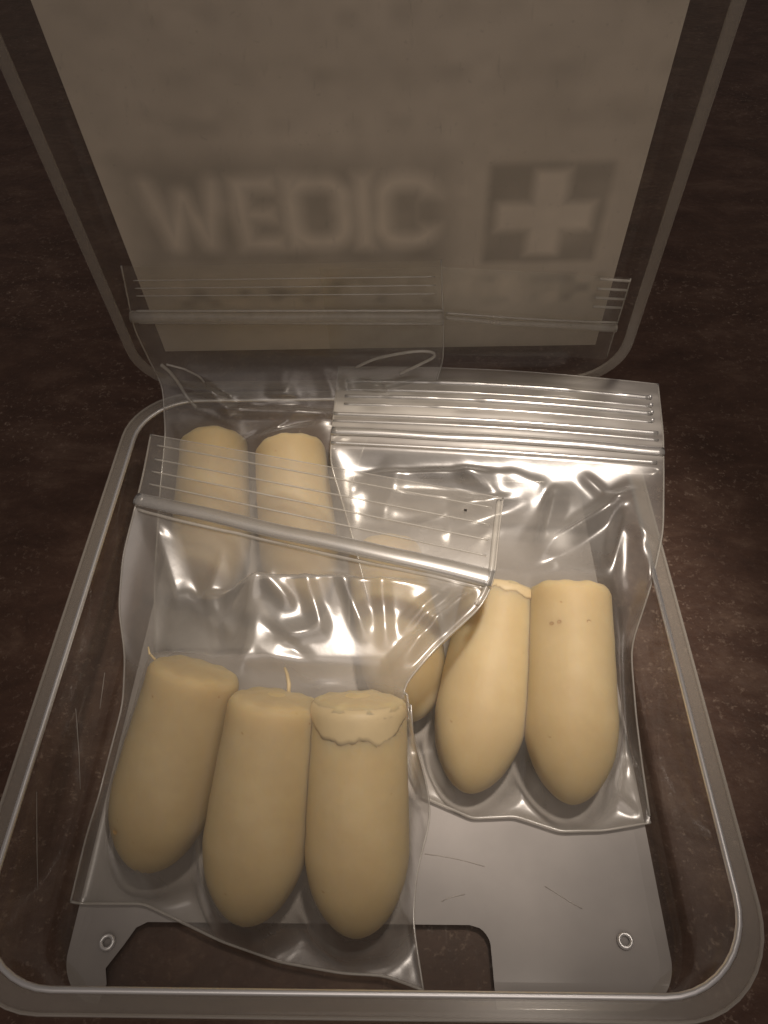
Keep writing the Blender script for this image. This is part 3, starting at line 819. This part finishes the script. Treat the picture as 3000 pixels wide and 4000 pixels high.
# -- the right-hand bag
B_L = [(-6.7, 3.1, 24.4), (-7.0, -8.9, 24), (-7.1, -19.8, 23), (-3.1, -31.5, 17), (1.2, -47.3, 11), (4.6, -61.5, 5), (7.4, -68.5, 2.2)]
B_R = [(50.8, -2.5, 24), (49.2, -15.1, 23.5), (47.5, -24.0, 23), (45.1, -35.4, 22.6), (42.0, -43.9, 21), (39.4, -50.0, 13), (39.9, -58.3, 7), (40.2, -65.0, 4), (40.3, -72.3, 2.3)]
B_B = [(7.4, -68.5, 2.2), (15.0, -71.8, 2.0), (21.1, -71.5, 2.0), (27.4, -73.6, 2.0), (33.5, -73.4, 2.0), (40.3, -72.3, 2.3)]
def bag_right():
    root = thing('zip_bag', 'clear zip bag at the right, its wide ribbed zip resting across the back rim', 'zip bag', 'clear zip bags in the box')
    ns, nt = 150, 180
    P = grid_from(B_L, B_R, B_B, ns, nt)
    X, Y = P[..., 0], P[..., 1]
    tz = 0.255
    tt = np.linspace(0, 1, nt)[:, None] * np.ones((1, ns)); ss = np.linspace(0, 1, ns)[None] * np.ones((nt, 1))
    lo = np.maximum(supp_top(X, Y, SB) + 0.5, rimfloor(X, Y) + 0.3)
    fixed = np.zeros((nt, ns), bool); fixed[:, 0] = fixed[:, -1] = True; fixed[-1] = True; fixed |= tt < tz
    z0 = P[..., 2] + 0.9 * np.sin(np.pi * ss) * np.clip(1 - tt / tz, 0, 1) + 0.35 * np.sin(np.pi * ss)
    z = relax(z0, fixed, np.where(fixed, -99, lo), 60.0, 500, (0.004 + 0.075 * np.clip((tt - 0.55) / 0.08, 0, 1))[1:-1, 1:-1])
    top_cap = np.where(tt > tz, 60, 60)
    mask = np.clip((tt - tz) / 0.05, 0, 1) * np.clip(ss / 0.05, 0, 1) * np.clip((1 - ss) / 0.05, 0, 1) * np.clip((1 - tt) / 0.05, 0, 1)
    z = soften(z, fixed, 6)
    contact = np.clip((z - supp_top(X, Y, SB) - 0.2) / 1.5, 0.05, 1)
    W = creases(X, Y, [(43.5, -26, 25.5, -38.5, 2.3, 2.2, .65), (30, -25, 26.5, -37, 1.9, 2.0, .35), (25.3, -38, 36, -31, .7, .8), (-4, -21.5, 24, -22.5, 1.4, 2.0, .6), (0, -24, 18, -27, 1.1, 2.4), (34, -22, 40, -30, .8, 1.6),
                       (41, -28, 36.5, -42, 1.1, 1.8), (33, -66, 39.8, -72, 1.0, 1.2), (23, -62, 24.5, -70, 1.1, 1.4), (37, -45, 38.5, -62, .6, 1.2)])
    W += crumple(X, Y, 15, 16, -4, 44, -36, -20, 0.9, 8, 20, 3.2)
    W += crumple(X, Y, 16, 22, 8, 40, -72, -40, 0.4, 4, 12, 1.7)
    P[..., 2] = soften(np.where(fixed, z, np.maximum(z + W * mask * contact, lo - 0.3)), fixed, 2)
    # the ribbed zip band: milky, in lengthwise streaks
    st = np.interp(tt[:, 0], [0, .03, .045, .07, .09, .11, .13, .155, .165, .19, .20, .225, .24, .25, .262, .29], [.10, .12, .30, .14, .34, .18, .36, .26, .05, .22, .10, .26, .05, .12, .02, 0])
    MB = 0.03 + 0.08 * np.clip((0.6 - tt) / 0.15, 0, 1) * (0.5 + vnoise(X, Y, 6, 79)) + 2.3 * st[:, None] * (0.55 + 0.75 * vnoise(ss * 14, tt * 60, 1.0, 41)) * np.clip(1.25 - 0.5 * ss, 0, 1)  # upper film's glare painted in as haze, plus the band's streaks
    P[..., 2] += np.where(tt < tz, 0.12 * np.sin(tt * 150) * np.sin(np.pi * ss) ** 0.3, 0)
    sheet('front_film', P, M_FILM, root, cling_of(P, SB), MB)
    Q = P.copy()
    under = supp_top(X, Y, SB, -1) - 0.12
    zq = relax(P[..., 2] - 0.45, fixed, rimfloor(X, Y), np.minimum(P[..., 2] - 0.25, np.maximum(under, 1.5)), 260, 0.03)
    Q[..., 2] = np.minimum(zq, P[..., 2] - 0.12)
    sheet('back_film', Q, M_BACK, root)
    for t, rr in ((0.050, 0.42), (0.076, 0.30), (0.100, 0.45), (0.126, 0.34)):
        bar('zip_ridge', along(P, t, 0.03, 0.97, -0.1), [rr * (0.75 + 0.5 * random.Random(int(t * 1000) + k // 9).random()) for k in range(60)], M_ZIP, root, 12)
    bar('zip_ridge', along(P, 0.158, 0.0, 0.985, 0.0), 0.42, M_ZIP, root, 12)
    bar('zip_ridge', along(P, 0.180, 0.0, 0.985, 0.0), 0.3, M_ZIP, root, 12)
    bar('zip_closure', along(P, 0.212, 0.0, 1.0, 0.25), 0.9, M_ZIP, root, 16, 0.55, 0.1)
    bar('zip_ridge', along(P, 0.245, 0.0, 0.98, 0.15), 0.35, M_ZIP, root)
    for t in (0.050, 0.074, 0.098, 0.122):     # welded ends of the ridges
        p = along(P, t, 0.965, 0.975, 0.25, 2)
        bar('weld_dot', p, 0.38, M_EDGE, root, 8)
    bar('mouth_edge', along(P, 0.0, 0, 1, 0.0), 0.12, M_SEAM, root, 6)
    edge_seam(P, 0, root); edge_seam(P, -1, root)
    bar('bottom_seam', along(P, 1.0, 0, 1, 0.05, 80), 0.2, M_SEAM, root, 6)
bag_right()

# -- the bag at the back left, leaning up against the lid
def bag_back():
    root = thing('zip_bag', 'clear zip bag at back left, its zip leaning up against the lid', 'zip bag', 'clear zip bags in the box')
    ns, nt = 110, 190
    def side(xs):
        return [tuple(lid_p(xs[0], 27.5, 3.2)), tuple(lid_p(xs[1], 14, 2.9)), tuple(lid_p(xs[2], 5.5, 1.6)), (xs[3], -2.2, 25.0), (xs[3], -4.6, 22.4), (xs[4], -9, 19.5), (xs[5], -20, 15), (xs[6], -33, 8), (xs[7], -44, 3)]
    Lc = side((-39.6, -41.6, -40.5, -38.5, -38.0, -38, -38, -37)); Rc = side((11.5, 12.3, 12.5, 11, -1, -4.4, -4.2, -4))
    P = grid_from(Lc, Rc, None, ns, nt)
    X, Y = P[..., 0].copy(), P[..., 1].copy()
    tt = np.linspace(0, 1, nt)[:, None] * np.ones((1, ns)); ss = np.linspace(0, 1, ns)[None] * np.ones((nt, 1))
    lo = np.where(tt > 0.40, np.maximum(supp_top(X, Y, SC) + 0.35, 1.8), -99)
    fixed = np.zeros((nt, ns), bool); fixed[:, 0] = fixed[:, -1] = True; fixed[-1] = True; fixed |= tt < 0.42
    z = relax(P[..., 2], fixed, lo, 60, 400, 0.004)
    mask = np.clip((tt - .26) / 0.06, 0, 1) * np.clip(ss / 0.06, 0, 1) * np.clip((1 - ss) / 0.06, 0, 1)
    U = (ss - 0.5) * 53; T = tt * 85
    W = creases(U, T, [(-20, 28, -10, 38, 1.6, 2.0), (-24, 30, -12, 33, 1.0, 1.4), (12, 27, 25, 34, 2.0, 1.6, .35), (24, 26, 10, 31, 1.2, 1.4), (-26, 35, 22, 36.5, 1.0, 2.2), (-14, 42, -8, 45, 1.4, 1.6)])
    W += crumple(U, T, 25, 24, -26, 26, 24, 44, 0.8, 5, 16, 2.2)
    contact = np.clip((z - lo) / 1.2, 0.12, 1)
    P[..., 2] = z + W * mask * contact * 0.8
    P[..., 1] -= W * mask * 0.5
    sheet('front_film', P, M_FILM, root, np.where(tt > 0.42, cling_of(P, SC), np.clip((0.36 - tt) / 0.08, 0, 1)), 0.05 * np.clip((tt - 0.24) / 0.06, 0, 1) * (0.5 + vnoise(X, Y + P[..., 2], 7, 78)))
    Q = P.copy()
    zq = relax(z - 0.5, fixed, np.where(tt > 0.42, 1.6, -99), np.minimum(z - 0.3, np.where(tt > 0.42, np.maximum(supp_top(X, Y, SC, -1) - 0.12, 1.6), 99)), 200, 0.02)
    Q[..., 2] = zq; Q[..., 1] += np.where(tt < 0.4, 0.35, 0.0)
    sheet('back_film', Q, M_BACK, root, np.clip((0.36 - tt) / 0.08, 0, 1))
    def on(t, s0, s1, fwd): return [(x, y - fwd, z) for x, y, z in along(P, t, s0, s1, 0.0)]
    bar('zip_closure', on(0.145, 0.0, 1.0, 0.3), 1.0, M_ZIPB, root, 12, 1.0, 0.1)
    bar('zip_ridge', on(0.163, 0.02, 1.0, 0.2), 0.3, M_SEAM, root)
    bar('zip_ridge', on(0.128, 0.02, 1.0, 0.2), 0.25, M_SEAM, root)
    for t in (0.04, 0.062, 0.084):
        bar('zip_ridge', on(t, 0.03, 0.98, 0.1), 0.12, M_SEAM, root)
    edge_seam(P, 0, root); edge_seam(P, -1, root)
    # folded edges of film standing up where the bag bends over the hinge
    for pts, r in (([[(-37.8, -1.9, 29.6), (-36.7, -1.9, 28.1), (-35.5, -2.2, 25.6), (-34.2, -3.5, 23.2), (-32.5, -5.0, 22.0)]], 0.34), ([[(-36.8, -1.9, 29.6), (-33.8, -2.0, 28.6), (-31.4, -2.2, 27.0), (-30.7, -2.4, 25.8)]], 0.2), ([[(-3.1, -2.0, 28.4), (0.1, -2.0, 30.2), (3.8, -2.2, 31.3), (7.3, -2.2, 31.9), (10.4, -2.2, 31.9), (11.6, -2.3, 31.1), (8.7, -2.6, 29.6), (4.6, -2.8, 27.4)]], 0.26)):
        bar('fold_edge', [tuple(p) for p in smooth_curve(pts[0], np.linspace(0, 1, 40), 4)], r, M_SEAM, root, 8)
bag_back()

# -- the empty bag tucked behind it on the right
def bag_tucked():
    root = thing('zip_bag', 'empty clear zip bag tucked flat against the lid at right, behind the others', 'zip bag', 'clear zip bags in the box')
    ns, nt = 80, 60
    s = np.linspace(0, 1, ns); t = np.linspace(0, 1, nt)
    P = np.zeros((nt, ns, 3))
    for j in range(nt):
        for i in range(ns):
            x = -8 + 50.5 * s[i]; v = 25.5 - 19.5 * t[j] - 5.2 * max(0.0, s[i] - 0.38) + (0.25 * math.sin(9 * s[i]) if t[j] > .9 else 0)
            off = 4.05 - 0.25 * math.sin(math.pi * s[i]) - 0.15 * math.sin(7 * s[i] + 5 * t[j])
            P[j, i] = lid_p(x, v, off)
    sheet('front_film', P, M_FILM, root, np.full(P.shape[:2], 0.9))
    Q = P.copy(); Q[..., 1] += 0.3
    sheet('back_film', Q, M_BACK, root)
    def on(t, s0, s1, fwd): return [(x, y - fwd, z) for x, y, z in along(P, t, s0, s1, 0.0)]
    bar('zip_closure', on(0.56, 0.41, 1.0, 0.25), [0.3 + 0.4 * k / 59 for k in range(60)], M_ZIPB, root, 12, 1.0, 0.1)
    bar('zip_ridge', on(0.50, 0.41, 1.0, 0.2), 0.2, M_SEAM, root)
    for k, tq in enumerate((0.02, 0.12, 0.22, 0.32)):
        bar('zip_ridge', on(tq, 0.90, 1.01, 0.15), 0.22, M_SEAM, root)
    edge_seam(P, -1, root, 0.14)
bag_tucked()
